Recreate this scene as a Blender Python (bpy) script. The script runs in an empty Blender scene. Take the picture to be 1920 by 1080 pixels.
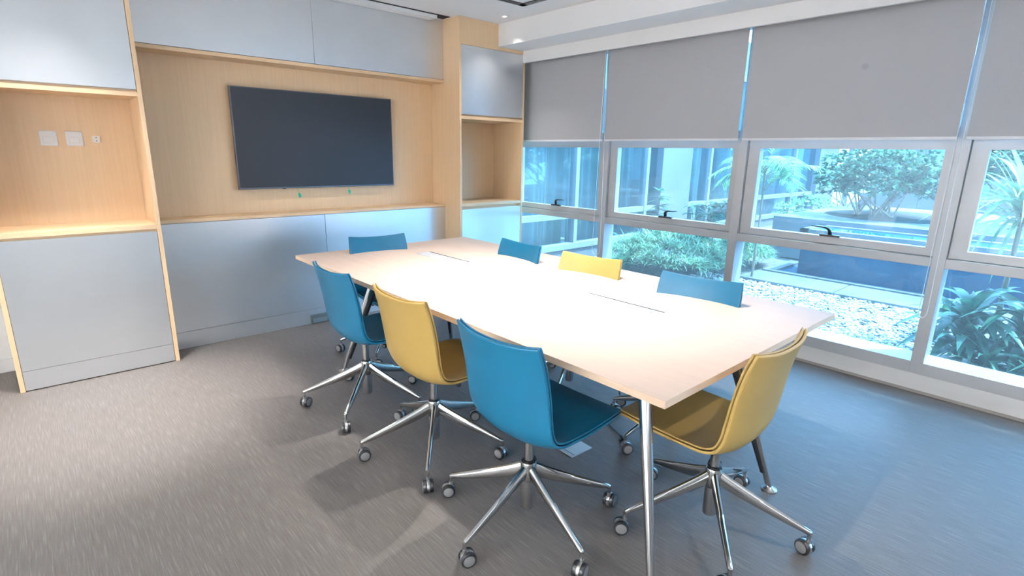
import bpy, bmesh, math, random
from mathutils import Vector, Matrix
R = math.radians
PI = math.pi
random.seed(7)
sc = bpy.context.scene
col = sc.collection

# ------------------------------------------------------------------ camera
def make_camera():
    yaw, pit, rol, F, H = 0.735977, -0.247007, 0.0176684, 1005.456, 1.5
    cy, sy = math.cos(yaw), math.sin(yaw)
    f = Vector((sy, cy, 0)); r = Vector((cy, -sy, 0)); u = Vector((0, 0, 1))
    cp, sp = math.cos(pit), math.sin(pit)
    f2 = f*cp + u*sp; u2 = u*cp - f*sp
    cr, sr = math.cos(rol), math.sin(rol)
    r3 = r*cr + u2*sr; u3 = u2*cr - r*sr
    m = Matrix(((r3.x, u3.x, -f2.x, 0), (r3.y, u3.y, -f2.y, 0), (r3.z, u3.z, -f2.z, H), (0, 0, 0, 1)))
    cam = bpy.data.cameras.new('camera'); o = bpy.data.objects.new('camera', cam); col.objects.link(o)
    o.matrix_world = m
    cam.sensor_width = 36; cam.lens = 36*F/1920; cam.clip_start = .02; cam.clip_end = 200
    sc.camera = o
make_camera()

# ------------------------------------------------------------------ light and exposure
sc.view_settings.view_transform = 'Standard'
sc.view_settings.look = 'None'
sc.view_settings.gamma = 1
sc.view_settings.use_curve_mapping = False
sc.view_settings.exposure = 0.5
SKY = 10.5
LAMP = 1.55
w = bpy.data.worlds.new('sky'); sc.world = w; w.use_nodes = True
bg = w.node_tree.nodes['Background']
bg.inputs[0].default_value = (.42, .71, 1.0, 1); bg.inputs[1].default_value = SKY
def lamp(kind, name, loc, energy, color, rot=(0, 0, 0), **kw):
    l = bpy.data.lights.new(name, kind); l.energy = energy; l.color = color
    for k, v in kw.items(): setattr(l, k, v)
    o = bpy.data.objects.new(name, l); col.objects.link(o); o.location = loc; o.rotation_euler = rot
    return o
sun = lamp('SUN', 'sun', (8, -6, 12), 13.0, (1, .95, .85), angle=R(2))
sun.rotation_euler = Vector((-.25, .48, -1)).to_track_quat('-Z', 'Y').to_euler()
# skylight portals in the glazed openings
for k, (y, s) in enumerate(((1.9, 5.6),)):
    p = lamp('AREA', 'window_portal', (4.42, y, 1.0), 1, (1, 1, 1), rot=(0, R(90), 0), shape='RECTANGLE', size=1.6, size_y=s)
    p.data.cycles.is_portal = True

# ------------------------------------------------------------------ materials
def mat(name, color, rough=.5, metal=0, spec=.5, coat=0, trans=0):
    m = bpy.data.materials.new(name); m.use_nodes = True
    b = m.node_tree.nodes['Principled BSDF']
    b.inputs['Base Color'].default_value = (*color, 1); b.inputs['Roughness'].default_value = rough
    b.inputs['Metallic'].default_value = metal; b.inputs['Specular IOR Level'].default_value = spec
    b.inputs['Coat Weight'].default_value = coat
    return m
def nodes(m): return m.node_tree.nodes, m.node_tree.links, m.node_tree.nodes['Principled BSDF']
def coords(m, scale):
    n, l, b = nodes(m)
    t = n.new('ShaderNodeTexCoord'); mp = n.new('ShaderNodeMapping'); mp.inputs['Scale'].default_value = scale
    l.new(t.outputs['Object'], mp.inputs['Vector']); return mp
def noisy(m, c1, c2, scale, nscale=1, detail=4, lo=.35, hi=.65, bump=0, rough=None, dist=.002):
    n, l, b = nodes(m); mp = coords(m, scale)
    t = n.new('ShaderNodeTexNoise'); t.inputs['Scale'].default_value = nscale; t.inputs['Detail'].default_value = detail
    l.new(mp.outputs[0], t.inputs['Vector'])
    r = n.new('ShaderNodeValToRGB'); r.color_ramp.elements[0].position = lo; r.color_ramp.elements[1].position = hi
    r.color_ramp.elements[0].color = (*c1, 1); r.color_ramp.elements[1].color = (*c2, 1)
    l.new(t.outputs['Fac'], r.inputs['Fac']); l.new(r.outputs[0], b.inputs['Base Color'])
    if bump:
        bp = n.new('ShaderNodeBump'); bp.inputs['Strength'].default_value = bump; bp.inputs['Distance'].default_value = dist
        l.new(t.outputs['Fac'], bp.inputs['Height']); l.new(bp.outputs[0], b.inputs['Normal'])
    return m
wood = noisy(mat('maple laminate', (.6, .4, .25), .42), (.64, .445, .265), (.675, .475, .29), (60, 60, 1.6), 1, 5)
woodh = noisy(mat('maple laminate, level grain', (.6, .4, .25), .38), (.66, .46, .275), (.70, .49, .30), (1.6, 60, 60), 1, 5)
tabletop = noisy(mat('pale beech table laminate', (.7, .55, .45), .55, 0, .15), (.485, .38, .315), (.51, .402, .335), (22, .8, 20), 1, 5)
tableedge = noisy(mat('beech edge band', (.7, .5, .3), .45), (.66, .47, .32), (.73, .53, .37), (9, 9, 60), 1, 4)
door_m = mat('silver grey laminate', (.60, .62, .635), .34, .82)
noisy(door_m, (.68, .695, .71), (.71, .725, .74), (3, 3, 3), 1, 2)
wall_m = noisy(mat('white wall paint', (.8, .79, .77), .7), (.78, .77, .76), (.81, .80, .79), (2, 2, 2), 1, 3)
ceil_m = noisy(mat('white ceiling paint', (.8, .8, .8), .8), (.80, .80, .80), (.82, .82, .82), (2, 2, 2), 1, 3)
plinth_m = noisy(mat('off white plinth paint', (.72, .70, .68), .6), (.68, .655, .63), (.74, .715, .69), (6, 3, 8), 1, 5)
frame_m = noisy(mat('grey window aluminium', (.50, .48, .46), .42, .15), (.43, .425, .425), (.46, .455, .455), (4, 4, 4), 1, 3)
blind_m = noisy(mat('grey blind fabric', (.36, .34, .33), .85), (.335, .332, .345), (.352, .35, .362), (300, 300, 300), 1, 2, bump=.2)
def smudge(c, rad):
    m = mat('grey blind fabric with smudge', (.36, .34, .33), .85); n, l, b = nodes(m); mp = coords(m, (1, 1, 1))
    d = n.new('ShaderNodeVectorMath'); d.operation = 'DISTANCE'; d.inputs[1].default_value = c; l.new(mp.outputs[0], d.inputs[0])
    mr = n.new('ShaderNodeMapRange'); mr.interpolation_type = 'SMOOTHSTEP'; mr.inputs['From Min'].default_value = rad*.4; mr.inputs['From Max'].default_value = rad
    l.new(d.outputs['Value'], mr.inputs['Value'])
    mx = n.new('ShaderNodeMix'); mx.data_type = 'RGBA'; mx.inputs[6].default_value = (.30, .295, .305, 1); mx.inputs[7].default_value = (.343, .341, .353, 1)
    l.new(mr.outputs[0], mx.inputs[0]); l.new(mx.outputs[2], b.inputs['Base Color']); return m
bar_m = mat('pale blind bottom bar', (.75, .74, .76), .4)
cord_m = mat('white cord', (.8, .8, .8), .6)
chrome = mat('polished aluminium', (.60, .59, .575), .13, 1)
satin = mat('satin aluminium', (.55, .54, .53), .32, 1)
black = mat('black plastic', (.012, .012, .013), .35)
dark = mat('dark void', (.01, .01, .01), .8)
hub = mat('grey wheel cap', (.22, .215, .21), .4, .3)
blue = noisy(mat('blue hide', (.008, .23, .42), .42), (.0015, .095, .178), (.0025, .107, .195), (4, 4, 4), 1, 3)
blue_in = noisy(mat('blue hide seam', (.006, .18, .34), .42), (.0015, .082, .16), (.002, .093, .178), (4, 4, 4), 1, 3)
yel = noisy(mat('yellow hide', (.66, .44, .13), .42), (.35, .222, .058), (.38, .243, .066), (4, 4, 4), 1, 3)
yel_in = noisy(mat('yellow hide seam', (.6, .39, .11), .42), (.32, .205, .058), (.35, .225, .066), (4, 4, 4), 1, 3)
screen = mat('television screen', (.016, .017, .022), .36, 0, .3)
bezel = mat('television bezel', (.10, .10, .11), .3, .8)
white_p = mat('white plastic', (.75, .72, .68), .3)
green_p = mat('green plastic tag', (0, .36, .2), .4)
steel = mat('brushed plate', (.62, .64, .66), .35, .4)
skirt_m = mat('grey brown skirting strip', (.30, .27, .25), .6)

def carpet_mat():
    m = mat('streaked grey carpet', (.2, .19, .18), .5, 0, .5); n, l, b = nodes(m)
    a = coords(m, (210, 8, 1)); t = n.new('ShaderNodeTexNoise'); t.inputs['Scale'].default_value = 1; t.inputs['Detail'].default_value = 3
    l.new(a.outputs[0], t.inputs['Vector'])
    r = n.new('ShaderNodeValToRGB'); e = r.color_ramp.elements
    e[0].position = .28; e[0].color = (.080, .069, .063, 1); e[1].position = .80; e[1].color = (.168, .152, .141, 1)
    x = e.new(.55); x.color = (.104, .092, .084, 1)
    l.new(t.outputs['Fac'], r.inputs['Fac'])
    a2 = coords(m, (500, 170, 1)); t2 = n.new('ShaderNodeTexNoise'); t2.inputs['Scale'].default_value = 1; t2.inputs['Detail'].default_value = 2
    l.new(a2.outputs[0], t2.inputs['Vector'])
    mx = n.new('ShaderNodeMix'); mx.data_type = 'RGBA'; mx.blend_type = 'OVERLAY'; mx.inputs[0].default_value = .35
    l.new(r.outputs[0], mx.inputs[6]); l.new(t2.outputs['Fac'], mx.inputs[7]); l.new(mx.outputs[2], b.inputs['Base Color'])
    bp = n.new('ShaderNodeBump'); bp.inputs['Strength'].default_value = .35; bp.inputs['Distance'].default_value = .003
    l.new(t2.outputs['Fac'], bp.inputs['Height']); l.new(bp.outputs[0], b.inputs['Normal'])
    return m
carpet = carpet_mat()
def glass_mat(name, tint, haze=0):
    m = bpy.data.materials.new(name); m.use_nodes = True; n = m.node_tree.nodes; l = m.node_tree.links; n.clear()
    o = n.new('ShaderNodeOutputMaterial'); t = n.new('ShaderNodeBsdfTransparent'); g = n.new('ShaderNodeBsdfGlossy')
    t.inputs[0].default_value = (*tint, 1); g.inputs['Roughness'].default_value = .02
    f = n.new('ShaderNodeFresnel'); gm = n.new('ShaderNodeNewGeometry'); mr = n.new('ShaderNodeMapRange')
    mr.inputs['To Min'].default_value = 1.45; mr.inputs['To Max'].default_value = 1/1.45     # the pane's second face reflects like its first
    l.new(gm.outputs['Backfacing'], mr.inputs['Value']); l.new(mr.outputs[0], f.inputs[0])
    mx = n.new('ShaderNodeMixShader')
    tl = n.new('ShaderNodeBsdfTranslucent'); tl.inputs[0].default_value = (.8, .9, .95, 1); hz = n.new('ShaderNodeMixShader'); hz.inputs[0].default_value = haze
    l.new(t.outputs[0], hz.inputs[1]); l.new(tl.outputs[0], hz.inputs[2])     # haze put into the glass: a veil that lifts the darks outside
    l.new(f.outputs[0], mx.inputs[0]); l.new(hz.outputs[0], mx.inputs[1]); l.new(g.outputs[0], mx.inputs[2])
    l.new(mx.outputs[0], o.inputs[0]); return m
glass = glass_mat('blue tinted glass', (.68, .885, 1.0), .022)
glass_far = glass_mat('facade glass', (.88, .97, .99))
def leaf_mat(name, c1, c2, trans=.35, rough=.4, scale=8):
    m = bpy.data.materials.new(name); m.use_nodes = True; n = m.node_tree.nodes; l = m.node_tree.links
    b = n['Principled BSDF']; b.inputs['Roughness'].default_value = rough
    noisy(m, c1, c2, (scale,)*3, 1, 3)
    cr = b.inputs['Base Color'].links[0].from_socket
    t = n.new('ShaderNodeBsdfTranslucent'); l.new(cr, t.inputs[0])
    mx = n.new('ShaderNodeMixShader'); mx.inputs[0].default_value = trans
    o = n['Material Output']; l.new(b.outputs[0], mx.inputs[1]); l.new(t.outputs[0], mx.inputs[2]); l.new(mx.outputs[0], o.inputs[0])
    return m
leaf_mid = leaf_mat('mid green leaf', (.012, .075, .045), (.09, .22, .12))
leaf_pale = leaf_mat('pale green leaf', (.10, .24, .13), (.30, .46, .28))
leaf_dark = leaf_mat('deep green leaf', (.010, .07, .055), (.045, .17, .11), .25)
leaf_white = leaf_mat('white leaf', (.5, .5, .5), (.6, .6, .6))
bark = noisy(mat('bark', (.2, .15, .1), .8), (.12, .09, .06), (.26, .2, .14), (20, 20, 5), 1, 4)
soil_m = noisy(mat('dark soil', (.05, .04, .03), .9), (.02, .018, .015), (.05, .04, .03), (9, 9, 9), 1, 4, bump=.5, dist=.02)
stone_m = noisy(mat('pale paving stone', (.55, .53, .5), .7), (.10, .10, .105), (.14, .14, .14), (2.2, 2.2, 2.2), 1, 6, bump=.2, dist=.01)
pebble_m = noisy(mat('pale pebbles', (.7, .69, .66), .6), (.25, .25, .25), (.66, .65, .64), (7, 7, 7), 1, 2, .38, .55)
ground_m = noisy(mat('grit ground', (.4, .38, .35), .9), (.09, .085, .08), (.16, .15, .14), (12, 12, 12), 1, 5, bump=.4, dist=.01)
tile_m = noisy(mat('dark blue pool tile', (.02, .10, .22), .3, 0, .3), (.002, .030, .065), (.006, .055, .10), (1.6, 3, 2.2), 1, 4)
water_m = mat('pool water', (.01, .10, .2), .03, 0, .8)
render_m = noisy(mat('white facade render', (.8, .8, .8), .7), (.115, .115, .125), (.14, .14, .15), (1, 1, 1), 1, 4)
curtain_m = noisy(mat('white sheer curtain', (.55, .56, .56), .8), (.42, .47, .48), (.56, .60, .61), (1, 1, 1), 1, 2)
facade_frame = mat('white facade frame', (.20, .21, .22), .5)
room_m = mat('dim facade interior', (.35, .36, .37), .9)

# ------------------------------------------------------------------ helpers
def link(name, me, m=None, parent=None, smooth=False):
    o = bpy.data.objects.new(name, me); col.objects.link(o)
    if m is not None:
        for x in (m if isinstance(m, (list, tuple)) else [m]): me.materials.append(x)
    if parent is not None: o.parent = parent
    if smooth:
        for p in me.polygons: p.use_smooth = True
    return o
class MB:
    def __init__(s): s.bm = bmesh.new()
    def box(s, x0, x1, y0, y1, z0, z1, mi=0, bev=0):
        vs = [s.bm.verts.new((x, y, z)) for z in (z0, z1) for y in (y0, y1) for x in (x0, x1)]
        fs = [s.bm.faces.new([vs[i] for i in q]) for q in ((0, 2, 3, 1), (4, 5, 7, 6), (0, 1, 5, 4), (2, 6, 7, 3), (0, 4, 6, 2), (1, 3, 7, 5))]
        for f in fs: f.material_index = mi
        if bev:
            es = list({e for f in fs for e in f.edges})
            r = bmesh.ops.bevel(s.bm, geom=es, offset=bev, segments=2, profile=.6, affect='EDGES')
            for f in r['faces']: f.material_index = mi
        return s
    def quad(s, pts, mi=0):
        f = s.bm.faces.new([s.bm.verts.new(p) for p in pts]); f.material_index = mi; return s
    def prism(s, pts, z0, z1, axis='z', mi=0):
        def P(a, b, c): return {'z': (a, b, c), 'y': (a, c, b), 'x': (c, a, b)}[axis]
        lo = [s.bm.verts.new(P(a, b, z0)) for a, b in pts]; hi = [s.bm.verts.new(P(a, b, z1)) for a, b in pts]
        fs = [s.bm.faces.new(lo), s.bm.faces.new(list(reversed(hi)))]
        for i in range(len(pts)):
            j = (i+1) % len(pts); fs.append(s.bm.faces.new([lo[i], hi[i], hi[j], lo[j]]))
        for f in fs: f.material_index = mi
        return s
    def tube(s, pts, rad, n=10, mi=0, caps=True, closed=False, sq=None):
        """round (or elliptical) bar along points; rad: number, or a radius (or (a, b)) per point"""
        pts = [Vector(p) for p in pts]; rings = []; N = len(pts)
        up = Vector((0, 0, 1))
        for i, p in enumerate(pts):
            if closed: d = (pts[(i+1) % N]-pts[i-1])
            else: d = (pts[min(i+1, N-1)]-pts[max(i-1, 0)])
            d.normalize()
            a = d.cross(up)
            if a.length < .05: a = d.cross(Vector((1, 0, 0)))
            a.normalize(); b = a.cross(d).normalized()
            r = rad[i] if isinstance(rad, (list, tuple)) else rad
            ra, rb = r if isinstance(r, (list, tuple)) else (r, r)
            rings.append([s.bm.verts.new(p + a*ra*math.cos(2*PI*k/n) + b*rb*math.sin(2*PI*k/n)) for k in range(n)])
        for i in range(N if closed else N-1):
            A, B = rings[i], rings[(i+1) % N]
            for k in range(n):
                f = s.bm.faces.new([A[k], A[(k+1) % n], B[(k+1) % n], B[k]]); f.material_index = mi; f.smooth = True
        if caps and not closed:
            f = s.bm.faces.new(list(reversed(rings[0]))); f.material_index = mi
            f = s.bm.faces.new(rings[-1]); f.material_index = mi
        return s
    def lathe(s, prof, c=(0, 0, 0), n=24, mi=0, M=None):
        rings = []
        for r, z in prof:
            ring = []
            for k in range(n):
                v = Vector((r*math.cos(2*PI*k/n), r*math.sin(2*PI*k/n), z))
                if M is not None: v = M @ v
                ring.append(s.bm.verts.new(v + Vector(c)))
            rings.append(ring)
        for A, B in zip(rings, rings[1:]):
            for k in range(n):
                f = s.bm.faces.new([A[k], A[(k+1) % n], B[(k+1) % n], B[k]]); f.material_index = mi; f.smooth = True
        f = s.bm.faces.new(list(reversed(rings[0]))); f.material_index = mi
        f = s.bm.faces.new(rings[-1]); f.material_index = mi
        return s
    def build(s, name, m=None, parent=None, bevel=0, recalc=True, sharp=35):
        if recalc: bmesh.ops.recalc_face_normals(s.bm, faces=s.bm.faces)
        if bevel: bmesh.ops.bevel(s.bm, geom=list(s.bm.edges), offset=bevel, segments=2, affect='EDGES', clamp_overlap=True)
        for e in s.bm.edges:
            if len(e.link_faces) == 2 and e.calc_face_angle(0) > R(sharp): e.smooth = False
        me = bpy.data.meshes.new(name); s.bm.to_mesh(me); s.bm.free()
        return link(name, me, m, parent)
def tag(o, label=None, cat=None, group=None, kind=None):
    if label: o['label'] = label
    if cat: o['category'] = cat
    if group: o['group'] = group
    if kind: o['kind'] = kind
    return o
def thing(name, label, cat, loc=(0, 0, 0), rz=0, group=None):
    o = bpy.data.objects.new(name, None); col.objects.link(o); o.location = loc; o.rotation_euler.z = rz
    o.empty_display_size = .1
    return tag(o, label, cat, group)
def struct(o, label=None):
    o['kind'] = 'structure'
    if label: o['label'] = label
    return o
def dup(o, parent=None):
    c = o.copy(); col.objects.link(c)
    if parent is not None: c.parent = parent
    for ch in list(o.children): dup(ch, c)
    return c

# ================================================================== room shell
YB, XW = 4.80, 4.22
CZ = 2.70
XL, YF = -3.2, -3.0
struct(MB().box(XL-.2, 4.40, YF-.2, YB+.2, -.12, 0).build('floor', carpet), 'grey carpet with fine lengthwise streaks')
struct(MB().box(XL-.2, 4.6, YF-.2, YB+.2, CZ, CZ+.15).build('ceiling', ceil_m), 'white plaster ceiling')
struct(MB().box(XL-.2, 4.40, YB, YB+.12, 0, CZ).build('wall_back', wall_m), 'white wall behind the cabinets')
struct(MB().box(XL-.2, XL, YF-.2, YB, 0, CZ).build('wall_left', wall_m), 'white side wall')
struct(MB().box(XL, 4.4, YF-.2, YF, 0, CZ).build('wall_front', wall_m), 'white wall opposite the cabinets')
struct(MB().box(XW, 4.40, YF, YB, 0, .125, bev=.003).build('wall_right', plinth_m), 'low off-white plinth under the windows')
struct(MB().box(XW-.012, XW, YF, 4.29, 0, .016).build('baseboard_right', skirt_m), 'thin grey brown strip at foot of plinth')
struct(MB().box(XL, 4.2, YF, YF+.03, 0, 1.15).build('added_dark_trim', mat('added dark reflection panel', (.10, .10, .105), .6)), 'unseen dark panel added low on the wall opposite to darken reflections')  # unseen panel added to darken reflections in the lower doors and screen
struct(MB().box(XL, -.21, YB-.012, YB, 0, .09).build('baseboard_back', wall_m), 'white baseboard')
# beam and pelmet over the windows
struct(MB().box(3.655, 4.6, YF, YB, 2.50, CZ).build('trim_1', ceil_m), 'white boxed beam along the window side')
struct(MB().box(3.985, 4.005, YF, YB, 2.40, 2.50).box(3.985, 4.012, YF, YB, 2.388, 2.40).build('trim_2', wall_m), 'white pelmet board hiding the blind rollers')
# skirt of wall above the glazing
struct(MB().box(4.2, 4.42, YF, YB, 2.46, 2.50).build('trim_3', frame_m), 'window head')

# ================================================================== windows
MW = .07
def window(n, yc, far_hidden=False):
    """one bay between the mullions centred at yc (near) and yc+1.345 (far)"""
    y0, y1 = yc+MW/2, yc+1.345-MW/2
    t = bpy.data.objects.new('window_%d' % n, None); col.objects.link(t); t.location = (XW, yc, 0); struct(t, 'aluminium window bay with top hung sash')
    X = 0.0
    f = MB()
    f.box(0, .15, -MW/2, MW/2, .125, 2.46, bev=.003)             # mullion
    f.build('mullion', frame_m, t)
    f = MB()
    f.box(0, .15, MW/2, 1.345-MW/2, .125, .205)
    f.prism([(0.002, .2049), (.135, .2049), (.135, .225), (.12, .238)], MW/2, 1.345-MW/2, axis='y')
    f.build('sill_rail', frame_m, t)
    MB().box(0, .15, MW/2, 1.345-MW/2, .842, .902, bev=.003).build('transom', frame_m, t)
    MB().box(.02, .15, MW/2, 1.345-MW/2, 1.64, 1.70).build('head_rail', frame_m, t)
    MB().box(.136, .142, MW/2, 1.345-MW/2, .235, .842).build('lower_glass', glass, t)
    MB().box(.100, .106, MW/2, 1.345-MW/2, 1.70, 2.46).build('upper_glass', glass, t)
    # sash
    a, b = MW/2+.004, 1.345-MW/2-.004
    z0, z1 = .906, 1.636
    s = MB()
    ia, ib, iz0, iz1 = a+.048, b-.085, .957, 1.565
    x0, x1 = .028, .085
    def mitre(P):  # P: outer a, outer b, inner b, inner a in (y, z)
        s.prism(P, x0, x1, axis='x')
    mitre([(a, z0), (b, z0), (ib, iz0), (ia, iz0)]); mitre([(a, z1), (ia, iz1), (ib, iz1), (b, z1)])
    mitre([(a, z0), (ia, iz0), (ia, iz1), (a, z1)]); mitre([(b, z0), (b, z1), (ib, iz1), (ib, iz0)])
    # glazing bead
    g = .006
    sash = s.build('sash', frame_m, t)
    MB().box(.068, .074, ia-.004, ib+.004, iz0-.004, iz1+.004).build('sash_glass', glass, sash)
    hm = MB(); yc2 = .645; sg = 1 if n == 3 else -1
    hm.box(.006, .034, yc2-.065, yc2+.065, .958, .972, bev=.003)
    hm.tube([(.02, yc2, .965), (.016, yc2, .985), (.008, yc2+sg*.004, 1.004), (0.0, yc2+sg*.018, 1.018), (-.004, yc2+sg*.04, 1.023), (-.006, yc2+sg*.125, 1.027)],
            [(.015, .013), (.014, .012), (.013, .011), (.012, .009), (.011, .007), (.008, .004)], 10)
    h = hm.build('handle', black, sash); h['label'] = 'black lever window handle'
    return t
for n, yc in ((1, 3.355), (2, 2.01), (3, .665), (4, -.68), (5, -2.025)):
    window(n, yc)

# ================================================================== roller blinds
def blind(y0, y1, label, cordy=None, cordz=.53, open_=0, z1=2.47, m=blind_m):
    t = thing('roller_blind', label, 'blind', (4.15, (y0+y1)/2, 1.62), 0, 'grey roller blinds half drawn over the windows')
    hw = (y1-y0)/2
    b = MB().box(-.0008, .0008, -hw, hw, .016, z1-1.62); b.build('fabric', m, t)
    MB().box(-.006, .006, -hw, hw, 0, .018, bev=.002).build('bottom_rail', bar_m, t)
    MB().tube([(0.03, -hw, .83), (0.03, hw, .83)], .025, 12).build('roller', bar_m, t)
    if cordy is not None:
        c = cordy-(y0+y1)/2; dz = 2.42-1.62; zb = cordz-1.62
        # closed bead-chain loop hanging at the jamb
        L = []
        for k in range(9): L.append((-.03, c-.012+open_*(-.5)*min(1, (dz-(dz+(zb+.05-dz)*k/8))/(dz-zb)), dz+(zb+.05-dz)*k/8))
        r = .012+open_*.5
        for k in range(1, 8): a = PI*k/8; L.append((-.03, c-r*math.cos(a), zb+.05-.05*math.sin(a)))
        for k in range(9): L.append((-.03, c+.012+open_*.5*(1-k/8), zb+.05+(dz-zb-.05)*k/8))
        MB().tube(L, .0022, 6, closed=True).build('pull_cord', cord_m, t)
    return t
blind(3.351, 4.60, 'grey roller blind nearest the corner cabinet, farthest back', 3.325, .535, .075)
blind(2.027, 3.320, 'grey roller blind between the two narrow bright gaps, second from the cabinet')
blind(.692, 1.992, 'wide grey roller blind with a faint round smudge', .672, .53, .02, m=smudge((0, -.105, .456), .028))
blind(-.66, .648, 'grey roller blind cut off by the right edge of the photo')
blind(-2.0, -.70, 'grey roller blind over the nearest window, beyond the right edge')

# ================================================================== cabinets
YC = 4.30       # front plane of the tall cabinets
YM = 4.545      # front plane of the low and high television-wall doors
def left_cabinet():
    t = thing('storage_cabinet', 'tall maple cabinet with open niche of wall sockets between grey doors, at left', 'cabinet', (.23, YC, 0))
    def B(name, m, *boxes, bev=.001, par=t):
        mb = MB()
        for b in boxes: mb.box(b[0]-.23, b[1]-.23, b[2]-YC, b[3]-YC, b[4], b[5], bev=bev)
        return mb.build(name, m, par)
    B('side_panel', wood, (-.201, -.176, YC, 4.79, 0, CZ))
    B('side_panel', wood, (.637, .662, YC, 4.79, 0, CZ))
    B('back_panel', wood, (-.176, .637, 4.67, 4.69, .95, 1.85))
    B('shelf', woodh, (-.176, .637, YC+.004, 4.67, .958, .990)); B('shelf', woodh, (-.176, .637, YC+.004, 4.67, 1.808, 1.834))
    B('rail', woodh, (-.176, .637, YC+.03, YC+.05, .92, .958)); B('rail', woodh, (-.176, .637, YC+.03, YC+.05, 1.834, 1.87))
    B('upper_door', door_m, (-.174, .634, YC+.003, YC+.022, 1.850, CZ-.003))
    B('lower_door', door_m, (-.174, .634, YC+.003, YC+.022, .133, .941))
    B('toe_panel', door_m, (-.174, .634, YC+.004, YC+.02, .006, .131))
    return t
left_cabinet()
def tv_unit():
    t = thing('wall_cabinet', 'wide maple media wall recess with grey doors above and below', 'cabinet', (1.92, YM, 0))
    x0, x1 = .664, 3.176
    def B(name, m, *boxes, bev=.001):
        mb = MB()
        for b in boxes: mb.box(b[0]-1.92, b[1]-1.92, b[2]-YM, b[3]-YM, b[4], b[5], bev=bev)
        return mb.build(name, m, t)
    B('back_panel', wood, (x0, x1, 4.76, 4.785, .95, 2.19))
    B('shelf', woodh, (x0, x1, YM-.004, 4.76, .958, .982)); B('shelf', woodh, (x0, x1, YM-.004, 4.76, 2.142, 2.168))
    B('upper_door', door_m, (x0, 1.914, YM, YM+.02, 2.172, CZ-.001)); B('upper_door', door_m, (1.916, x1, YM, YM+.02, 2.172, CZ-.001))
    B('lower_door', door_m, (x0, 1.911, YM, YM+.02, .131, .955)); B('lower_door', door_m, (1.914, x1, YM, YM+.02, .131, .955))
    B('toe_panel', door_m, (x0, x1, YM, YM+.02, 0, .129))
tv_unit()
def right_cabinet():
    x0, x1, Y = 3.178, 4.012, 4.29
    t = thing('storage_cabinet', 'tall maple corner cabinet with empty niche between grey doors, beside the windows', 'cabinet', (3.6, Y, 0))
    def B(name, m, *boxes, bev=.001):
        mb = MB()
        for b in boxes: mb.box(b[0]-3.6, b[1]-3.6, b[2]-Y, b[3]-Y, b[4], b[5], bev=bev)
        return mb.build(name, m, t)
    B('side_panel', wood, (x0, x0+.024, Y, 4.79, 0, CZ)); B('side_panel', wood, (x1-.022, x1, Y, 4.79, 0, 2.499))
    B('back_panel', wood, (x0+.024, x1-.022, 4.76, 4.785, .95, 1.85))
    B('shelf', woodh, (x0+.024, x1-.022, Y+.003, 4.76, .972, 1.003)); B('shelf', woodh, (x0+.024, x1-.022, Y+.003, 4.76, 1.806, 1.834))
    B('rail', woodh, (x0+.024, x1-.022, Y+.03, Y+.05, .92, .972)); B('rail', woodh, (x0+.024, x1-.022, Y+.03, Y+.05, 1.834, 1.87))
    B('upper_door', door_m, (x0+.026, x1-.024, Y+.002, Y+.02, 1.851, 2.463))
    B('lower_door', door_m, (x0+.026, x1-.024, Y+.002, Y+.02, .12, .944))
    B('toe_panel', door_m, (x0+.026, x1-.024, Y+.004, Y+.02, 0, .118))
    B('top_panel', wood, (x0+.024, 3.653, Y+.001, Y+.02, 2.465, CZ-.001), (3.653, x1-.022, Y+.001, Y+.02, 2.465, 2.499))
right_cabinet()
# ================================================================== things on the cabinet wall
def television():
    t = thing('television', 'large flat black television mounted in the maple recess', 'television', (1.99, 4.70, 1.175))
    W, H_ = 1.395, .79; x0 = 1.292-1.99
    MB().box(x0, x0+W, 0, .035, 0, H_, bev=.003).build('bezel', bezel, t)
    MB().box(x0+.007, x0+W-.007, -.0015, .002, .012, H_-.007).build('screen', screen, t)
    MB().box(-.3, .3, .034, .059, .2, .6).build('wall_bracket', black, t)
    MB().box(-.36, -.33, -.001, .004, -.004, .001).build('sensor', black, t)
television()
for (x, zt, zb, lab) in ((1.765, 1.177, 1.092, 'green leaf-shaped tag hanging under the television, left one'),
                         (2.222, 1.180, 1.107, 'small green leaf-shaped tag hanging under the television, right one')):
    o = thing('hanging_tag', lab, 'tag', (x, 4.69, zb), 0, 'green tags under the television')
    MB().tube([(-.014, 0, zt-zb), (-.008, 0, .055), (0, 0, .035)], .0015, 6).build('string', green_p, o)
    pts = [(0, 0), (.011, .008), (.014, .022), (.006, .038), (-.004, .045), (-.012, .034), (-.010, .014)]
    MB().prism(pts, -.0015, .0015, axis='y').build('leaf', green_p, o)
def plate(cx, w, h, lab, kind):
    t = thing('wall_socket' if kind else 'data_outlet', lab, 'socket', (cx, 4.67, 1.54), 0)
    MB().box(-w/2, w/2, -.008, 0, -h/2, h/2, bev=.003).build('faceplate', white_p, t)
    if kind: MB().box(-w*.3, w*.3, -.013, -.007, -h*.28, h*.12, bev=.002).build('flap', white_p, t)
    else: MB().tube([(0, -.0085, .010), (0, -.006, .010)], .0035, 10).tube([(0, -.0085, -.010), (0, -.006, -.010)], .0035, 10).build('port', black, t)
plate(.172, .088, .094, 'white wall socket plate farthest left in the maple niche', 1)
plate(.304, .088, .094, 'middle white wall socket plate in the maple niche', 1)
plate(.420, .044, .047, 'small square data outlet with two black holes', 0)
t = thing('outlet_box', 'grey outlet box on the floor against the low grey doors', 'box', (1.80, 4.545, 0))
MB().box(-.08, .08, -.022, 0, 0, .082, bev=.002).build('housing', mat('grey blue outlet', (.07, .09, .10), .5), t)
MB().box(-.065, .065, -.028, -.021, .012, .05, bev=.002).build('lid', mat('grey outlet lid', (.10, .13, .14), .5), t)
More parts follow.
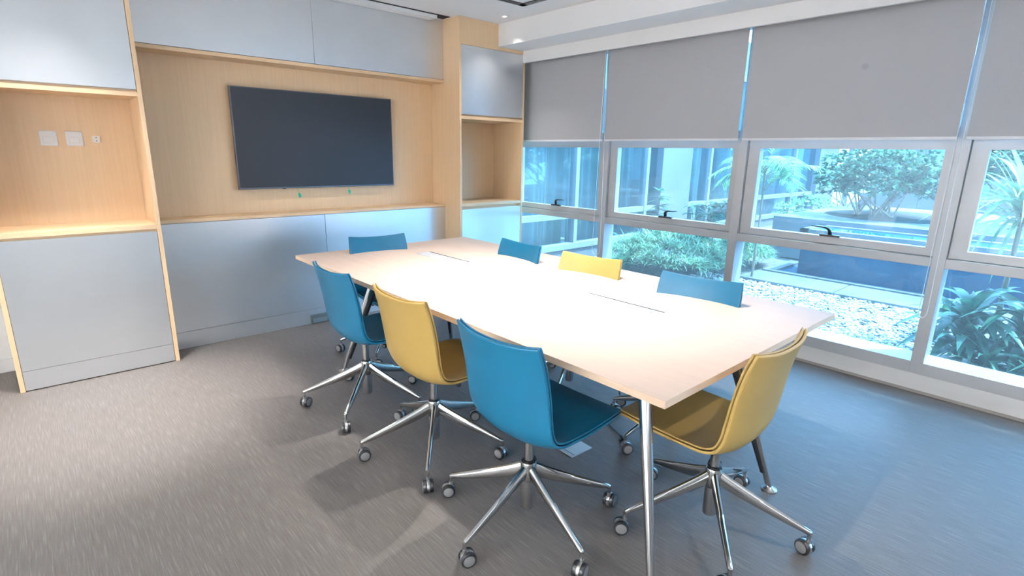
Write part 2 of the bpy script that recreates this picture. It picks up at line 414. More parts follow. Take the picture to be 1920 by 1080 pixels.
# ceiling slot and screen housing above the media wall
t = thing('projector_screen', 'white projector screen housing recessed in ceiling above the grey doors', 'screen', (1.9, 4.45, CZ))
MB().box(-1.2, 1.13, -.03, .085, -.03, 0).build('housing', ceil_m, t)
MB().box(-1.2, 1.255, -.055, -.031, -.004, .0).box(1.13, 1.255, -.03, .06, -.004, 0).build('slot', dark, t)
t = thing('ceiling_diffuser', 'black rectangular slot frame set in the white ceiling', 'vent', (2.2, 2.2, CZ))
a, b, c, d = -1.165, 1.165, -1.44, 1.44
MB().box(a, b, d-.06, d, -.006, 0).box(a, b, c, c+.06, -.006, 0).box(a, a+.06, c, d, -.006, 0).box(b-.06, b, c, d, -.006, 0).build('frame', black, t)

# ================================================================== downlights
dl_glow = bpy.data.materials.new('downlight lens'); dl_glow.use_nodes = True
e = dl_glow.node_tree.nodes['Principled BSDF']; e.inputs['Emission Color'].default_value = (1, .95, .88, 1); e.inputs['Emission Strength'].default_value = 2
WARM = (1, .955, .91)
COOL = (.87, .935, 1)
def downlight(x, y, lab, energy, size=100, blend=.7, tilt=(0, 0), rad=.03, color=WARM):
    t = thing('ceiling_downlight', lab, 'light', (x, y, CZ), 0, 'recessed ceiling downlights')
    MB().lathe([(.020, -.002), (.045, -.006), (.05, -.004), (.05, 0), (.02, 0)], n=28).build('trim_ring', white_p, t)
    MB().lathe([(.001, -.003), (.019, -.003), (.019, -.001), (.001, -.001)], n=20).build('lens', dl_glow, t)
    l = lamp('SPOT', 'bulb', (0, 0, -.012), energy*LAMP, color, rot=(R(tilt[0]), R(tilt[1]), 0), spot_size=R(size), spot_blend=blend, shadow_soft_size=rad)
    l.parent = t
downlight(3.49, 4.02, 'ceiling downlight in front of the corner cabinet', 22, 95)
downlight(.2, 3.88, 'ceiling downlight over the left cabinet, above the frame', 100, 80, 1)
downlight(.18, 3.68, 'ceiling downlight over the bright floor patch at left, above the frame', 380, 50, 1)
downlight(1.9, 3.75, 'unseen fill downlight added over the far end of the table', 30, 110)  # unseen wide lamp added as fill for the room
downlight(2.1, 2.5, 'ceiling downlight over the middle of the table', 175, 84, 1)
downlight(2.15, 1.75, 'ceiling downlight over the near half of the table', 150, 84, 1)
downlight(2.15, -.5, 'unseen fill downlight added past the near end of the table', 55, 130)  # this and the next two: unseen wide lamps added as fill
downlight(-.3, 2.1, 'unseen fill downlight added over the open floor at left', 14, 120)
downlight(-.4, .2, 'unseen fill downlight added behind the photographer at left', 18, 130)
downlight(-2.2, 2.0, 'unseen fill lamp added to bounce off the side wall', 2000, 110, tilt=(0, 48), color=COOL)  # last four: unseen lamps added so wall bounce brightens blinds and cabinets
downlight(-1.0, -1.9, 'unseen fill lamp added to bounce off the wall opposite the cabinets', 520, 110, tilt=(-48, 0), color=COOL)
downlight(1.6, -1.9, 'unseen fill lamp added to bounce off the wall opposite, near the windows', 520, 110, tilt=(-48, 0), color=COOL)
downlight(-2.2, -.6, 'unseen fill lamp added to bounce off the side wall behind the photographer', 2000, 110, tilt=(0, 48), color=COOL)

# ================================================================== meeting table
TX0, TX1, TY0, TY1, TZ = 1.412, 2.945, .826, 3.928, .745
def table():
    cx, cy = (TX0+TX1)/2, (TY0+TY1)/2
    t = thing('meeting_table', 'long pale beech meeting table with chrome legs in the middle of the room', 'table', (cx, cy, 0))
    a, b, c, d = TX0-cx, TX1-cx, TY0-cy, TY1-cy
    mb = MB(); mb.box(a, b, c, d, TZ-.028, TZ, bev=.0015)
    for f in mb.bm.faces:
        f.material_index = 0 if f.calc_center_median().z > TZ-.001 else 1
    mb.build('tabletop', [tabletop, tableedge], t)
    fr = MB(); fr.box(a+.25, b-.25, c+.30, c+.36, TZ-.068, TZ-.028).box(a+.25, b-.25, d-.36-.22, d-.30-.22, TZ-.068, TZ-.028)
    fr.box(a+.30, a+.35, c+.36, d-.58, TZ-.068, TZ-.028).box(.35, .40, c+.36, d-.58, TZ-.068, TZ-.028)
    fr.build('frame', black, t)
    # splayed legs: foot position, top position
    for fx, fy, tx, ty in ((1.44, .83, 1.60, 1.03), (2.374, .814, 2.19, .98), (1.48, 3.37, 1.66, 3.17), (2.40, 3.37, 2.22, 3.19)):
        F_, T_ = Vector((fx-cx, fy-cy, .008)), Vector((tx-cx, ty-cy, TZ-.03))
        lm = MB(); P = [F_.lerp(T_, k/8) for k in range(9)]
        lm.tube(P, [.0125+.0145*(k/8)**.8 for k in range(9)], 18)
        leg = lm.build('leg', chrome, t)
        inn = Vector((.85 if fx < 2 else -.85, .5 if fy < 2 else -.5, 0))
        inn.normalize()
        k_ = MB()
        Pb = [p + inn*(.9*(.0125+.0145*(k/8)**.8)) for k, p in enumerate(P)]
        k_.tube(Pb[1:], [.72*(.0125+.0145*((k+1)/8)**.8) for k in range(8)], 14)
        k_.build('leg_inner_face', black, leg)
        MB().lathe([(.034, 0), (.034, .006), (.02, .012), (.010, .02)], c=F_+Vector((0, 0, -.008)), n=24).build('foot_disc', satin, leg)
    for (x0, x1, y0, y1) in ((2.150, 2.283, 2.950, 3.470), (2.132, 2.281, 1.363, 1.874)):
        g = MB(); g.box(x0-cx, x1-cx, y0-cy, y1-cy, TZ-.01, TZ+.0012)
        p = g.build('cable_port', steel, t)
        MB().box(x1-cx-.016, x1-cx-.004, y0-cy+.016, y1-cy-.006, TZ+.0005, TZ+.0016).build('slot', dark, p)
        MB().box(x0-cx+.008, x1-cx-.018, y0-cy+.016, y1-cy-.012, TZ+.0010, TZ+.0022, bev=.0004).build('lid', steel, p)
table()

# ================================================================== chairs
PROF = [(.335, .452), (.27, .459), (.18, .456), (.09, .452), (.01, .450), (-.05, .453), (-.095, .475), (-.118, .52), (-.130, .585), (-.146, .69), (-.168, .79), (-.193, .868)]
WID = [.205, .225, .232, .234, .232, .230, .229, .229, .230, .231, .229, .222]
def catmull(P, n):
    out = []
    for i in range(len(P)-1):
        p0 = P[max(i-1, 0)]; p1 = P[i]; p2 = P[i+1]; p3 = P[min(i+2, len(P)-1)]
        for k in range(n):
            t = k/n
            out.append(tuple(.5*((2*b)+(-a+c)*t+(2*a-5*b+4*c-d)*t*t+(-a+3*b-3*c+d)*t**3) for a, b, c, d in zip(p0, p1, p2, p3)))
    out.append(tuple(P[-1])); return out
def chair_surface(inset, off):
    """grid of points of the one-piece shell; off moves it along its normal (+ = the sitting side)"""
    path = catmull([(u, z, w) for (u, z), w in zip(PROF, WID)], 4)
    N = len(path); nv = 14; rows = []
    for i, (u, z, w) in enumerate(path):
        a = path[max(i-1, 0)]; b = path[min(i+1, N-1)]
        d = Vector((b[0]-a[0], b[1]-a[1])); d.normalize(); nrm = Vector((-d.y, d.x))      # points down/back
        nrm = -nrm if nrm.dot(Vector((1, 1))) > 0 else nrm                                # outward: away from the sitter
        s = i/(N-1)
        q_ = min(1, max(0, (s-.12)/.40)); q_ = q_*q_*(3-2*q_)
        bow = .010+.030*q_-.006*max(0, (s-.6)/.4)
        row = []
        for j in range(nv+1):
            v = -1+2*j/nv
            c = bow*(1-abs(v)**2.4)
            ww = (w-inset)*v
            tt = 0
            if i == 0: tt = inset
            q = Vector((u, z)) + nrm*(c-off)
            # front edge gently bowed, corners held back; top edge dips slightly in the middle
            if s < .12: q.x += (.012*(1-v*v)) * (1-s/.12) - inset*(1 if i == 0 else 0)
            if s > .93: q.y -= (inset if i == N-1 else 0) + .006*(1-v*v)*((s-.93)/.07)
            row.append(Vector((q.x, ww, q.y)))
        rows.append(row)
    return rows
def slab_between(rowsA, rowsB):
    bm = bmesh.new()
    A = [[bm.verts.new(p) for p in r] for r in rowsA]; B = [[bm.verts.new(p) for p in r] for r in rowsB]
    n, m_ = len(A), len(A[0])
    for i in range(n-1):
        for j in range(m_-1):
            bm.faces.new([A[i][j], A[i+1][j], A[i+1][j+1], A[i][j+1]]); bm.faces.new([B[i][j], B[i][j+1], B[i+1][j+1], B[i+1][j]])
    for i in range(n-1):
        bm.faces.new([A[i][0], B[i][0], B[i+1][0], A[i+1][0]]); bm.faces.new([A[i][-1], A[i+1][-1], B[i+1][-1], B[i][-1]])
    for j in range(m_-1):
        bm.faces.new([A[0][j], A[0][j+1], B[0][j+1], B[0][j]]); bm.faces.new([A[-1][j], B[-1][j], B[-1][j+1], A[-1][j+1]])
    bmesh.ops.recalc_face_normals(bm, faces=bm.faces)
    return bm
def shell_mesh(name, m, o1, o2, inset, parent, bev):
    bm = slab_between(chair_surface(inset, o1), chair_surface(inset, o2))
    es = [e for e in bm.edges if e.calc_face_angle(0) > R(50)]
    bmesh.ops.bevel(bm, geom=es, offset=bev, segments=3, profile=.5, affect='EDGES', clamp_overlap=True)
    me = bpy.data.meshes.new(name); bm.to_mesh(me); bm.free()
    return link(name, me, m, parent, smooth=True)
def make_chair(label, m1, m2):
    t = thing('office_chair', label, 'chair')
    shell_mesh('seat_shell', m1, -.006, .006, 0, t, .004)
    shell_mesh('upholstery_pad', m2, .0098, .018, .002, t, .0035)
    MB().lathe([(.036, .0), (.036, .018), (.06, .022), (.075, .034)], c=(0, 0, .382), n=24).build('seat_mount', satin, t)
    MB().tube([(0, 0, .26), (0, 0, .39)], .019, 20).build('gas_column', chrome, t)
    lv = MB(); lv.tube([(.02, 0, .398), (.035, -.07, .396), (.046, -.135, .393)], .0035, 8)
    lev = lv.build('height_lever', satin, t)
    MB().lathe([(.001, -.013), (.008, -.0115), (.012, -.006), (.0135, 0), (.012, .006), (.008, .0115), (.001, .013)], c=(.048, -.146, .392), n=16).build('knob', black, lev)
    return t
def make_base(t, phase):
    """hub and five legs with twin casters, swivelled by phase degrees"""
    b = MB(); b.lathe([(.020, .268), (.030, .270), (.033, .262), (.033, .20), (.028, .185), (.022, .18)], n=28)
    hubo = b.build('hub', chrome, t)
    MB().lathe([(.020, .28), (.026, .278), (.026, .268), (.020, .268)], n=24).build('collar', black, hubo)
    MB().lathe([(.0265, .19), (.0265, .062), (.024, .058), (.001, .058)], n=24).build('column_sleeve', satin, t)
    first = None
    for k in range(5):
        a = R(phase+72*k)
        if first is None:
            m = MB()
            P, rr = [], []
            for i in range(10):
                s = i/9; r = .022+(.362-.022)*s
                hh = .031-(.031-.012)*s**1.15; top = .262-(.262-.112)*(s**.92)
                P.append((r, 0, top-hh)); rr.append((.0155-.005*s, hh))
            P.append((.370, 0, .0985)); rr.append((.0095, .0085))
            m.tube(P, rr, 12)
            m.tube([(.368, 0, .103), (.368, 0, .060)], [(.0085, .0085), (.0075, .0075)], 12)
            leg = m.build('leg', chrome, t)
            leg.rotation_euler.z = a; first = leg
        else:
            leg = first.copy(); col.objects.link(leg); leg.parent = t; leg.rotation_euler.z = a
        ca = random.uniform(0, 360)
        cst = caster(leg, ca)
caster_proto = {}
def caster(leg, ang):
    """twin wheel caster: fork (> none) and two wheels, under the leg tip"""
    if 'f' not in caster_proto:
        f = MB(); 
        # fender band between the wheels
        P = [(.0285*math.cos(R(a))+.012, 0, .030+.0285*math.sin(R(a))) for a in range(-20, 221, 20)]
        rings = []
        for i in range(len(P)-1):
            pass
        f.tube(P, [(.0075, .0016)]*len(P), 8)
        f.tube([(0.0, 0, .050), (0, 0, .070)], .0085, 12)
        f.tube([(.012, -.022, .030), (.012, .022, .030)], .006, 10)
        f.prism([(.012+.026*math.cos(R(a)), .03+.026*math.sin(R(a))) for a in range(0, 360, 20)], -.0045, .0045, axis='y')
        caster_proto['f'] = f.build('caster_fork', satin)
        for sgn in (1, -1):
            wmb = MB(); Mx = Matrix.Rotation(R(90*-sgn), 3, 'X')
            wmb.lathe([(.010, .0065), (.0285, .0065), (.0305, .0085), (.0305, .0195), (.0285, .0225), (.0245, .0240), (.0225, .0236)], c=(.012, 0, .0305), n=28, M=Mx)
            wmb.lathe([(.001, .0228), (.0222, .0228), (.0222, .0242), (.0205, .0248), (.001, .0246)], c=(.012, 0, .0305), n=28, M=Mx, mi=1)
            caster_proto[sgn] = wmb.build('caster_wheel', [black, hub])
        made = True
        objs = [caster_proto['f'], caster_proto[1], caster_proto[-1]]
    else:
        objs = []
        for k in ('f', 1, -1):
            c = caster_proto[k].copy(); col.objects.link(c); objs.append(c)
    for o in objs:
        o.parent = leg; o.location = (.368, 0, 0); o.rotation_euler = (0, 0, R(ang))
    return objs
G = 'swivel chairs around the meeting table'
# x, y, facing (deg), base phase, colour, label
CH = [(1.388, 2.832, 0, 8, 'b', 'blue swivel chair on the long left side nearest the television'),
      (1.400, 2.124, 1, 15, 'y', 'yellow swivel chair between two blue ones on the left side'),
      (1.383, 1.406, 1, 43, 'b', 'blue swivel chair in the foreground, largest blue one in the picture'),
      (1.928, .880, 91, 3, 'y', 'yellow swivel chair at the near end of the table'),
      (1.957, 3.560, -97, 9, 'b', 'blue swivel chair at the far end, its back in front of the grey doors'),
      (2.475, 2.860, 176, 30, 'b', 'blue swivel chair on the window side nearest the corner cabinet'),
      (2.485, 2.165, 187, 63, 'y', 'yellow swivel chair on the window side between two blue ones'),
      (2.480, 1.390, 188, 27, 'b', 'blue swivel chair on the window side nearest the photographer')]
protos = {}
CAST = {0: [60, 200, 120, 300, 20], 1: [240, 160, 60, 10, 40], 2: [280, 110, 150, 60, 10], 3: [60, 160, 120, 20, 300]}
for i, (x, y, fa, ph, c, lab) in enumerate(CH):
    if c not in protos:
        t = make_chair(lab, *((blue, blue_in) if c == 'b' else (yel, yel_in))); protos[c] = t
    else:
        src = protos[c]; t = src.copy(); col.objects.link(t)
        for chd in list(src.children):
            if chd.name.split('.')[0] in ('seat_shell', 'upholstery_pad', 'seat_mount', 'gas_column', 'height_lever'): dup(chd, t)
    t['label'] = lab; t['group'] = G
    t.location = (x, y, 0); t.rotation_euler.z = R(fa)
    make_base(t, ph-fa)

# ================================================================== on the floor
t = thing('floor_box', 'small silver floor box lid on the carpet under the table', 'outlet', (1.95, 1.635, 0), R(-3))
MB().box(-.075, .075, -.05, .055, 0, .005, bev=.0015).build('lid', steel, t)
MB().box(-.055, -.052, -.045, .05, .0048, .0056).build('seam', dark, t)
L = [(2.42, 1.80, .006), (2.36, 1.76, .006), (2.30, 1.70, .006), (2.26, 1.62, .006), (2.235, 1.56, .006), (2.215, 1.53, .006), (2.19, 1.535, .006)]
cb = MB(); cb.tube(catmull(L, 5), .0032, 8); cb.tube([(2.225, 1.545, .010), (2.205, 1.515, .010)], .009, 10)
tag(cb.build('power_cable', black), 'short black cable lying on the carpet under the table', 'cable')

# ================================================================== garden court
struct(MB().box(4.40, 24, -8, 5.3, -.15, -.02).build('ground', ground_m), 'planting bed and grit of the courtyard')
def pebbles():
    bm = bmesh.new(); rnd = random.Random(3)
    ico = bmesh.new(); bmesh.ops.create_icosphere(ico, subdivisions=1, radius=1)
    V = [v.co.copy() for v in ico.verts]; Fc = [[v.index for v in f.verts] for f in ico.faces]; ico.free()
    def add(x, y, z, r):
        rx, ry, rz = r*rnd.uniform(.8, 1.5), r*rnd.uniform(.7, 1.1), r*rnd.uniform(.4, .7)
        M = Matrix.Rotation(rnd.uniform(0, PI), 3, 'Z') @ Matrix.Rotation(rnd.uniform(-.5, .5), 3, 'X')
        vs = [bm.verts.new(Vector((x, y, z)) + M @ Vector((v.x*rx, v.y*ry, v.z*rz))) for v in V]
        for f in Fc:
            g = bm.faces.new([vs[k] for k in f]); g.smooth = True
    for _ in range(11000):
        x = rnd.uniform(4.5, 6.62); y = rnd.uniform(.78, 3.5)
        add(x, y, rnd.uniform(-.02, .012), rnd.uniform(.010, .022))
    me = bpy.data.meshes.new('gravel'); bm.to_mesh(me); bm.free()
    return tag(link('gravel', me, pebble_m), 'bright white pebble gravel outside the window', 'gravel', kind='stuff')
pebbles()
# slabs
for i, (y0, y1, lab) in enumerate(((1.925, 3.02, 'pale paving slab beside the pool, far one'), (.80, 1.91, 'pale paving slab beside the pool, near one'), (-.4, .785, 'pale paving slab beside the pool, hidden by the plants'))):
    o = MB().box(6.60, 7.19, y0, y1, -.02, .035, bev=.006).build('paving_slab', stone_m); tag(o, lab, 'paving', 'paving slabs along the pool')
def pool():
    t = thing('raised_pool', 'raised dark blue tiled water basin with pale coping', 'pool', (8.4, .9, 0))
    cx, cy = 8.4, .9
    MB().box(7.45-cx, 8.05-cx, -2-cy, 2.62-cy, -.05, .57).build('basin', tile_m, t)
    MB().box(7.52-cx, 8.0-cx, -1.9-cy, 2.55-cy, .565, .60).build('water', water_m, t)
    MB().box(7.42-cx, 7.52-cx, -2-cy, 2.65-cy, .57, .615).box(8.0-cx, 8.1-cx, -2-cy, 2.65-cy, .57, .615).box(7.42-cx, 8.1-cx, 2.55-cy, 2.65-cy, .57, .615).build('coping', stone_m, t)
    MB().box(7.235-cx, 7.335-cx, -2-cy, 2.99-cy, -.02, .045, bev=.004).box(7.335-cx, 8.2-cx, 2.85-cy, 2.99-cy, -.02, .045).build('kerb', stone_m, t)
    MB().box(7.335-cx, 7.45-cx, -2-cy, 2.85-cy, -.02, .012).box(7.45-cx, 8.2-cx, 2.62-cy, 2.85-cy, -.02, .012).build('channel_water', water_m, t)
pool()
# raised planter behind
t = thing('raised_planter', 'raised stone planter with dark soil behind the pool', 'planter', (10, 2.2, 0))
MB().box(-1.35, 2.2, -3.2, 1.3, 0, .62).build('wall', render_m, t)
mb = MB(); mb.lathe([(1.0, .61), (.85, .64), (.6, .67), (.3, .69), (.02, .69)], c=(.2, .1, 0), n=24); mb.build('soil', soil_m, t)
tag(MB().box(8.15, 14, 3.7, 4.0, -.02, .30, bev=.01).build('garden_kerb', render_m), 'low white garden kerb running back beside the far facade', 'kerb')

# ---- facade on the far side of the court (running along x at y = 5.2)
def facade():
    YFc = 5.20
    t = thing('glazed_facade', 'white framed glazed facade with pale curtains across the court', 'building', (9, YFc, 0))
    def B(name, m, boxes, bev=0):
        mb = MB()
        for b in boxes: mb.box(b[0]-9, b[1]-9, b[2]-YFc, b[3]-YFc, b[4], b[5], bev=bev)
        return mb.build(name, m, t)
    B('base_wall', render_m, [(4.45, 18.8, YFc-.03, YFc+.2, -.1, .16)])
    B('upper_wall', render_m, [(4.45, 18.8, YFc-.02, YFc+.3, 3.0, 3.6)])
    for a, b in ((7.94, 8.85), (14.9, 16.2)): B('column', render_m, [(a, b, YFc-.10, YFc+.3, 0, 3.2)])
    spans = ((4.50, 7.94), (8.85, 14.9), (16.2, 18.8))
    for a, b in spans: B('transom', facade_frame, [(a, b, YFc-.03, YFc+.06, .60, .68), (a, b, YFc-.03, YFc+.06, 2.9, 3.0), (a, b, YFc-.06, YFc+.06, .16, .24)])
    for x in (4.52, 5.90, 7.62, 9.65, 11.6, 13.6, 17.6): B('mullion', facade_frame, [(x-.035, x+.035, YFc-.04, YFc+.08, .16, 3.0)])
    for a, b in spans: B('glass', glass_far, [(a, b, YFc+.02, YFc+.026, .2, 3.0)])
    # curtains: pleated sheets
    def cur(x0, x1):
        bm = bmesh.new(); n = int((x1-x0)*50); prev = None
        for i in range(n+1):
            x = x0+(x1-x0)*i/n; y = YFc+.22+.03*math.sin(x*31)+.02*math.sin(x*13.7+1)
            v = (bm.verts.new((x-9, y-YFc, .18)), bm.verts.new((x-9+.01*math.sin(x*9), y-YFc, 3.0)))
            if prev: bm.faces.new([prev[0], v[0], v[1], prev[1]])
            prev = v
        bmesh.ops.solidify(bm, geom=bm.faces[:], thickness=.003)
        me = bpy.data.meshes.new('curtain'); bm.to_mesh(me); bm.free(); link('curtain', me, curtain_m, t, smooth=True)
    for a, b in ((4.55, 5.82), (5.98, 7.05), (7.2, 7.58), (8.9, 9.58), (9.72, 11.3), (12.0, 13.2)): cur(a, b)
    B('interior_back', room_m, [(4.45, 18.8, YFc+1.2, YFc+1.3, 0, 3.2)]); B('interior_floor', room_m, [(4.45, 18.8, YFc+.2, YFc+1.2, -.05, .1)])
    B('roof_slab', render_m, [(4.45, 18.8, YFc+.1, YFc+1.4, 3.2, 3.4)])
facade()
def far_building():
    t = thing('glazed_facade', 'distant pale building with tall windows behind the big shrub', 'building', (19, 0, 0))
    MB().box(0, .4, -8, 5.2, 0, .5).box(0, .4, -8, 5.2, 3.0, 4.2).build('wall', render_m, t)
    for y in range(-8, 6, 2):
        MB().box(-.05, .4, y-.25, y+.25, 0, 4).build('pier', render_m, t)
        MB().box(.15, .16, y+.25, y+1.75, .5, 3).build('window', glass_far, t)
    MB().box(.6, .7, -8, 5.2, 0, 4).build('curtain', curtain_m, t)
far_building()

# ---- plants
def blade(bm, base, direction, length, width, droop, n=6, fold=.25, twist=0, mi=0, up=.0):
    """one leaf: a creased strip that leaves BASE along DIRECTION and bends down by DROOP"""
    d = Vector(direction).normalized(); p = Vector(base); prev = None
    side = d.cross(Vector((0, 0, 1)))
    if side.length < .05: side = Vector((1, 0, 0))
    side.normalize(); side = Matrix.Rotation(twist, 3, d) @ side
    for i in range(n+1):
        s = i/n; w_ = width*.5*(math.sin(PI*(.08+.92*s)**.75))*(1 if s < 1 else 0)+.0006
        nr = side.cross(d).normalized()
        a = bm.verts.new(p+side*w_+nr*w_*fold); b = bm.verts.new(p); c = bm.verts.new(p-side*w_+nr*w_*fold)
        if prev:
            for q in ((prev[0], prev[1], b, a), (prev[1], prev[2], c, b)):
                f = bm.faces.new(q); f.smooth = True; f.material_index = mi
        prev = (a, b, c)
        p = p + d*(length/n)
        d = (d + Vector((0, 0, -1))*droop/n).normalized()
        side = (side - d*side.dot(d)).normalized()
def finish(name, bm, m, parent):
    me = bpy.data.meshes.new(name); bm.to_mesh(me); bm.free(); return link(name, me, m, parent)
def rdir(rnd, zmin=-.2, zmax=1):
    a = rnd.uniform(0, 2*PI); z = rnd.uniform(zmin, zmax); r = math.sqrt(max(0, 1-min(1, abs(z))**2)); return Vector((r*math.cos(a), r*math.sin(a), z))
def shrub(x, y, z0, rx, ry, h, label, m, seed, nclus=260, leaf=.07, lw=.03, stems=7, name='leafy_shrub', h0=.35, per=7, group=None):
    rnd = random.Random(seed); t = thing(name, label, 'shrub', (x, y, z0), 0, group)
    bm = bmesh.new(); tips = []
    for _ in range(nclus):
        d = rdir(rnd, -.6, 1); r = rnd.uniform(.55, 1)
        lump = 1+.18*math.sin(d.x*5+seed)*math.cos(d.y*4)
        c = Vector((d.x*rx*r*lump, d.y*ry*r*lump, h*(h0+(1-h0)*.5) + d.z*h*(1-h0)*.5*r*lump)); tips.append(c)
        for k in range(per):
            blade(bm, c, rdir(rnd, -.3, .9)+d*.5, leaf*rnd.uniform(.7, 1.2), lw, rnd.uniform(.2, 1.0), n=3, mi=0, twist=rnd.uniform(-1, 1))
    finish('foliage', bm, m, t)
    sb = MB()
    for k in range(stems):
        e_ = tips[rnd.randrange(len(tips))]; a = Vector((rnd.uniform(-.3, .3)*rx, rnd.uniform(-.3, .3)*ry, -.02))
        mid = a.lerp(e_, .5)+Vector((rnd.uniform(-.05, .05), rnd.uniform(-.05, .05), .02))
        sb.tube([a, mid, e_], [.016, .012, .004], 6)
    sb.build('stem', bark, t); return t
shrub(9.65, 2.40, .68, .75, .86, .98, 'large rounded shrub on thin stems in the raised planter', leaf_mid, 11, 950, .075, .036, 18, h0=.12)
shrub(11.6, 3.3, .5, .8, .6, .9, 'pale bush half hidden behind the large rounded shrub', leaf_pale, 12, 160, .09, .035)
shrub(9.9, .65, .62, .8, .85, 1.25, 'bushy shrub behind the spiky rosette plant', leaf_mid, 13, 600, .09, .042)
shrub(8.9, -.8, .0, .8, .9, 1.9, 'dense hedge shrub at the right edge of the photo', leaf_mid, 19, 320, .11, .05)
shrub(12.3, 4.3, .0, 1.3, .35, .75, 'low fringe of leaves beside the far white kerb', leaf_pale, 14, 120, .08, .03)
def grassy(x, y, rx, ry, h, label, m, seed, n=420, L=.16, W=.012):
    rnd = random.Random(seed); t = thing('ground_cover_plant', label, 'plant', (x, y, -.02)); bm = bmesh.new()
    for _ in range(n):
        a = rnd.uniform(0, 2*PI); r = math.sqrt(rnd.uniform(0, 1)); px, py = math.cos(a)*r*rx, math.sin(a)*r*ry
        top = h*(1-.55*r*r)*rnd.uniform(.7, 1.05); c = Vector((px, py, top))
        for k in range(9): blade(bm, c, rdir(rnd, .05, .9), L*rnd.uniform(.6, 1.1), W, rnd.uniform(.5, 1.6), n=3)
    finish('foliage', bm, m, t)
    sb = MB()
    for _ in range(30):
        a = rnd.uniform(0, 2*PI); r = rnd.uniform(0, .8); sb.tube([(math.cos(a)*r*rx, math.sin(a)*r*ry, -.01), (math.cos(a)*r*rx*1.05, math.sin(a)*r*ry*1.05, h*.6)], .004, 5)
    sb.build('stem', bark, t)
grassy(6.35, 3.85, .75, .85, .52, 'mound of fine pale green leaves behind the yellow and blue chairs', leaf_pale, 21, 1000)
grassy(7.45, 3.45, .6, .40, .40, 'pale feathery mound at the end of the paving slabs', leaf_pale, 22, 420)
def fronds(x, y, z0, h, label, m, seed, nf=14, L=.7, leaflets=16, lw=.022, name='palm', ll=.2, group=None, lean=(0, 0)):
    rnd = random.Random(seed); t = thing(name, label, 'palm', (x, y, z0), 0, group); bm = bmesh.new(); sb = MB()
    top = Vector((lean[0], lean[1], h)); sb.tube([(0, 0, -.02), top*.5+Vector((.02, 0, 0)), top], [.018, .014, .012], 8)
    for k in range(nf):
        a = 2*PI*k/nf*2.4+rnd.uniform(-.3, .3); el = rnd.uniform(.2, 1.1); d = Vector((math.cos(a)*math.cos(el), math.sin(a)*math.cos(el), math.sin(el)))
        p = top-Vector((0, 0, rnd.uniform(0, .25*h))); pts = [p.copy()]; l = L*rnd.uniform(.7, 1.1)
        for i in range(8):
            p = p+d*l/8; d = (d+Vector((0, 0, -.17))).normalized(); pts.append(p.copy())
        sb.tube(pts, [.005-.0005*i for i in range(9)], 5)
        for i in range(leaflets):
            s = .25+.75*i/leaflets; j = min(7, int(s*8)); q = pts[j].lerp(pts[j+1], s*8-j); dd = (pts[j+1]-pts[j]).normalized()
            sd = dd.cross(Vector((0, 0, 1))).normalized()
            for sg in (-1, 1): blade(bm, q, sd*sg+dd*.8+Vector((0, 0, .1)), ll*(1-.35*abs(s-.5))*rnd.uniform(.85, 1.1), lw, rnd.uniform(.5, 1.2), n=4)
    finish('frond', bm, m, t); sb.build('stem', bark, t)
fronds(6.7, 2.88, 0, 1.42, 'arching palm seen between the second and third windows', leaf_pale, 31, 15, .70, ll=.24, lw=.028)
fronds(8.2, 3.6, 0, 1.5, 'paler palm standing behind the first palm', leaf_pale, 32, 9, .6, ll=.22)
def sapling(x, y, h, label, seed, nb=3, m=leaf_mid):
    rnd = random.Random(seed); t = thing('young_shrub', label, 'shrub', (x, y, -.02)); bm = bmesh.new(); sb = MB()
    for k in range(nb):
        lx, ly = rnd.uniform(-.18, .18), rnd.uniform(-.18, .18); hh = h*rnd.uniform(.75, 1)
        sb.tube([(0, 0, 0), (lx*.4, ly*.4, hh*.5), (lx, ly, hh)], [.007, .005, .003], 6)
        for q in range(5):
            c = Vector((lx, ly, hh))*(1-.12*q)
            for j in range(7): blade(bm, c, rdir(rnd, -.1, .5), .19*rnd.uniform(.7, 1.2), .045, rnd.uniform(.4, 1.2), n=4)
    finish('foliage', bm, m, t); sb.build('stem', bark, t)
sapling(6.4, 4.18, 1.22, 'slender young shrub with a tuft of leaves in the second window', 41, 2)
sapling(6.6, 3.62, 1.05, 'spreading young shrub next to the slender one in the second window', 42, 6)
sapling(7.1, 3.35, 1.15, 'taller leafy young shrub just left of the palm', 43, 6, leaf_mid)
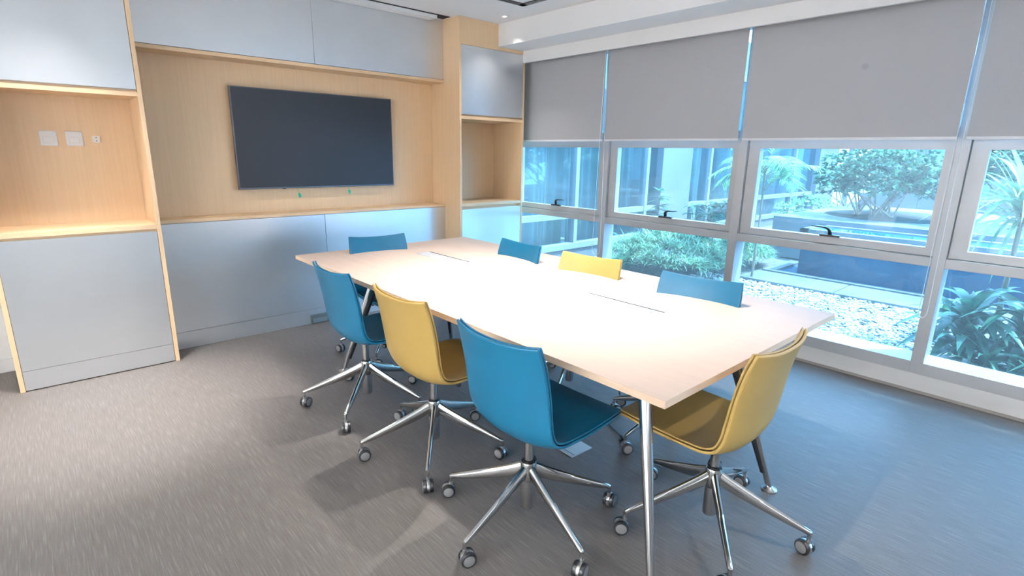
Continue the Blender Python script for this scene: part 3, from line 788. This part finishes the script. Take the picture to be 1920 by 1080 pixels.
def broad(x, y, z0, n, L, W, label, m, seed, name='broad_leaf_plant', zmin=.15, zmax=1.3, droop=(.6, 1.8), group=None, tlo=.1, th=.2):
    rnd = random.Random(seed); t = thing(name, label, 'plant', (x, y, z0), 0, group); bm = bmesh.new(); sb = MB()
    for k in range(n):
        a = k*2.4+rnd.uniform(-.3, .3); el = rnd.uniform(zmin, zmax); d = Vector((math.cos(a)*math.cos(el), math.sin(a)*math.cos(el), math.sin(el)))
        b0 = Vector((0, 0, th*rnd.uniform(tlo, 1)))
        blade(bm, b0, d, L*rnd.uniform(.65, 1.1), W*rnd.uniform(.8, 1.2), rnd.uniform(*droop), n=9, fold=.2, twist=rnd.uniform(-.3, .3))
    finish('foliage', bm, m, t)
    sb.tube([(0, 0, -.02), (0, 0, th)], [.02, .015], 8); sb.build('stem', bark, t)
broad(5.35, .42, 0, 90, .62, .034, 'spiky pale rosette plant in the right hand window', leaf_pale, 51, 'dracaena', -.2, 1.3, (.8, 1.9), th=1.25, tlo=.82)
broad(5.9, .05, 0, 50, .6, .030, 'spiky rosette plant cut by the right edge of the photo', leaf_pale, 52, 'dracaena', -.2, 1.2, (.8, 1.9), th=1.0, tlo=.7)
G2 = 'strap leaved plants under the right hand window'
broad(5.05, .55, 0, 58, .52, .075, 'broad strap leaved plant close to the glass, nearest the mullion', leaf_dark, 53, zmin=.2, zmax=1.35, droop=(1.2, 2.6), group=G2, th=.42)
broad(5.10, .22, 0, 58, .55, .08, 'broad strap leaved plant close to the glass, second from the mullion', leaf_dark, 54, zmin=.2, zmax=1.35, droop=(1.2, 2.6), group=G2, th=.42)
broad(5.35, -.10, 0, 58, .6, .075, 'broad strap leaved plant low at the right edge of the photo', leaf_dark, 55, zmin=.2, zmax=1.35, droop=(1.2, 2.6), group=G2, th=.42)
broad(5.75, .75, 0, 26, .45, .04, 'narrow leaved plant at the end of the gravel by the mullion', leaf_mid, 56, zmin=.2, zmax=1.2, th=.25)
broad(5.6, 4.05, 0, 9, .42, .11, 'broad green leaved plant at the left end of the pale mound', leaf_mid, 57, zmin=.7, zmax=1.4, droop=(.3, 1.0))
broad(6.3, 4.5, 0, 22, .5, .05, 'dark fern-like plant against the far facade', leaf_dark, 58, zmin=.3, zmax=1.2)

broad(4.85, .38, 0, 30, .34, .05, 'low dark leafy clump pressed against the right hand glass', leaf_dark, 61, zmin=.1, zmax=1.2, droop=(.8, 2.0), th=.2)
broad(4.88, -.05, 0, 34, .42, .06, 'low strap leaved clump at the bottom right corner of the photo', leaf_mid, 62, zmin=.1, zmax=1.2, droop=(.8, 2.0), th=.25)
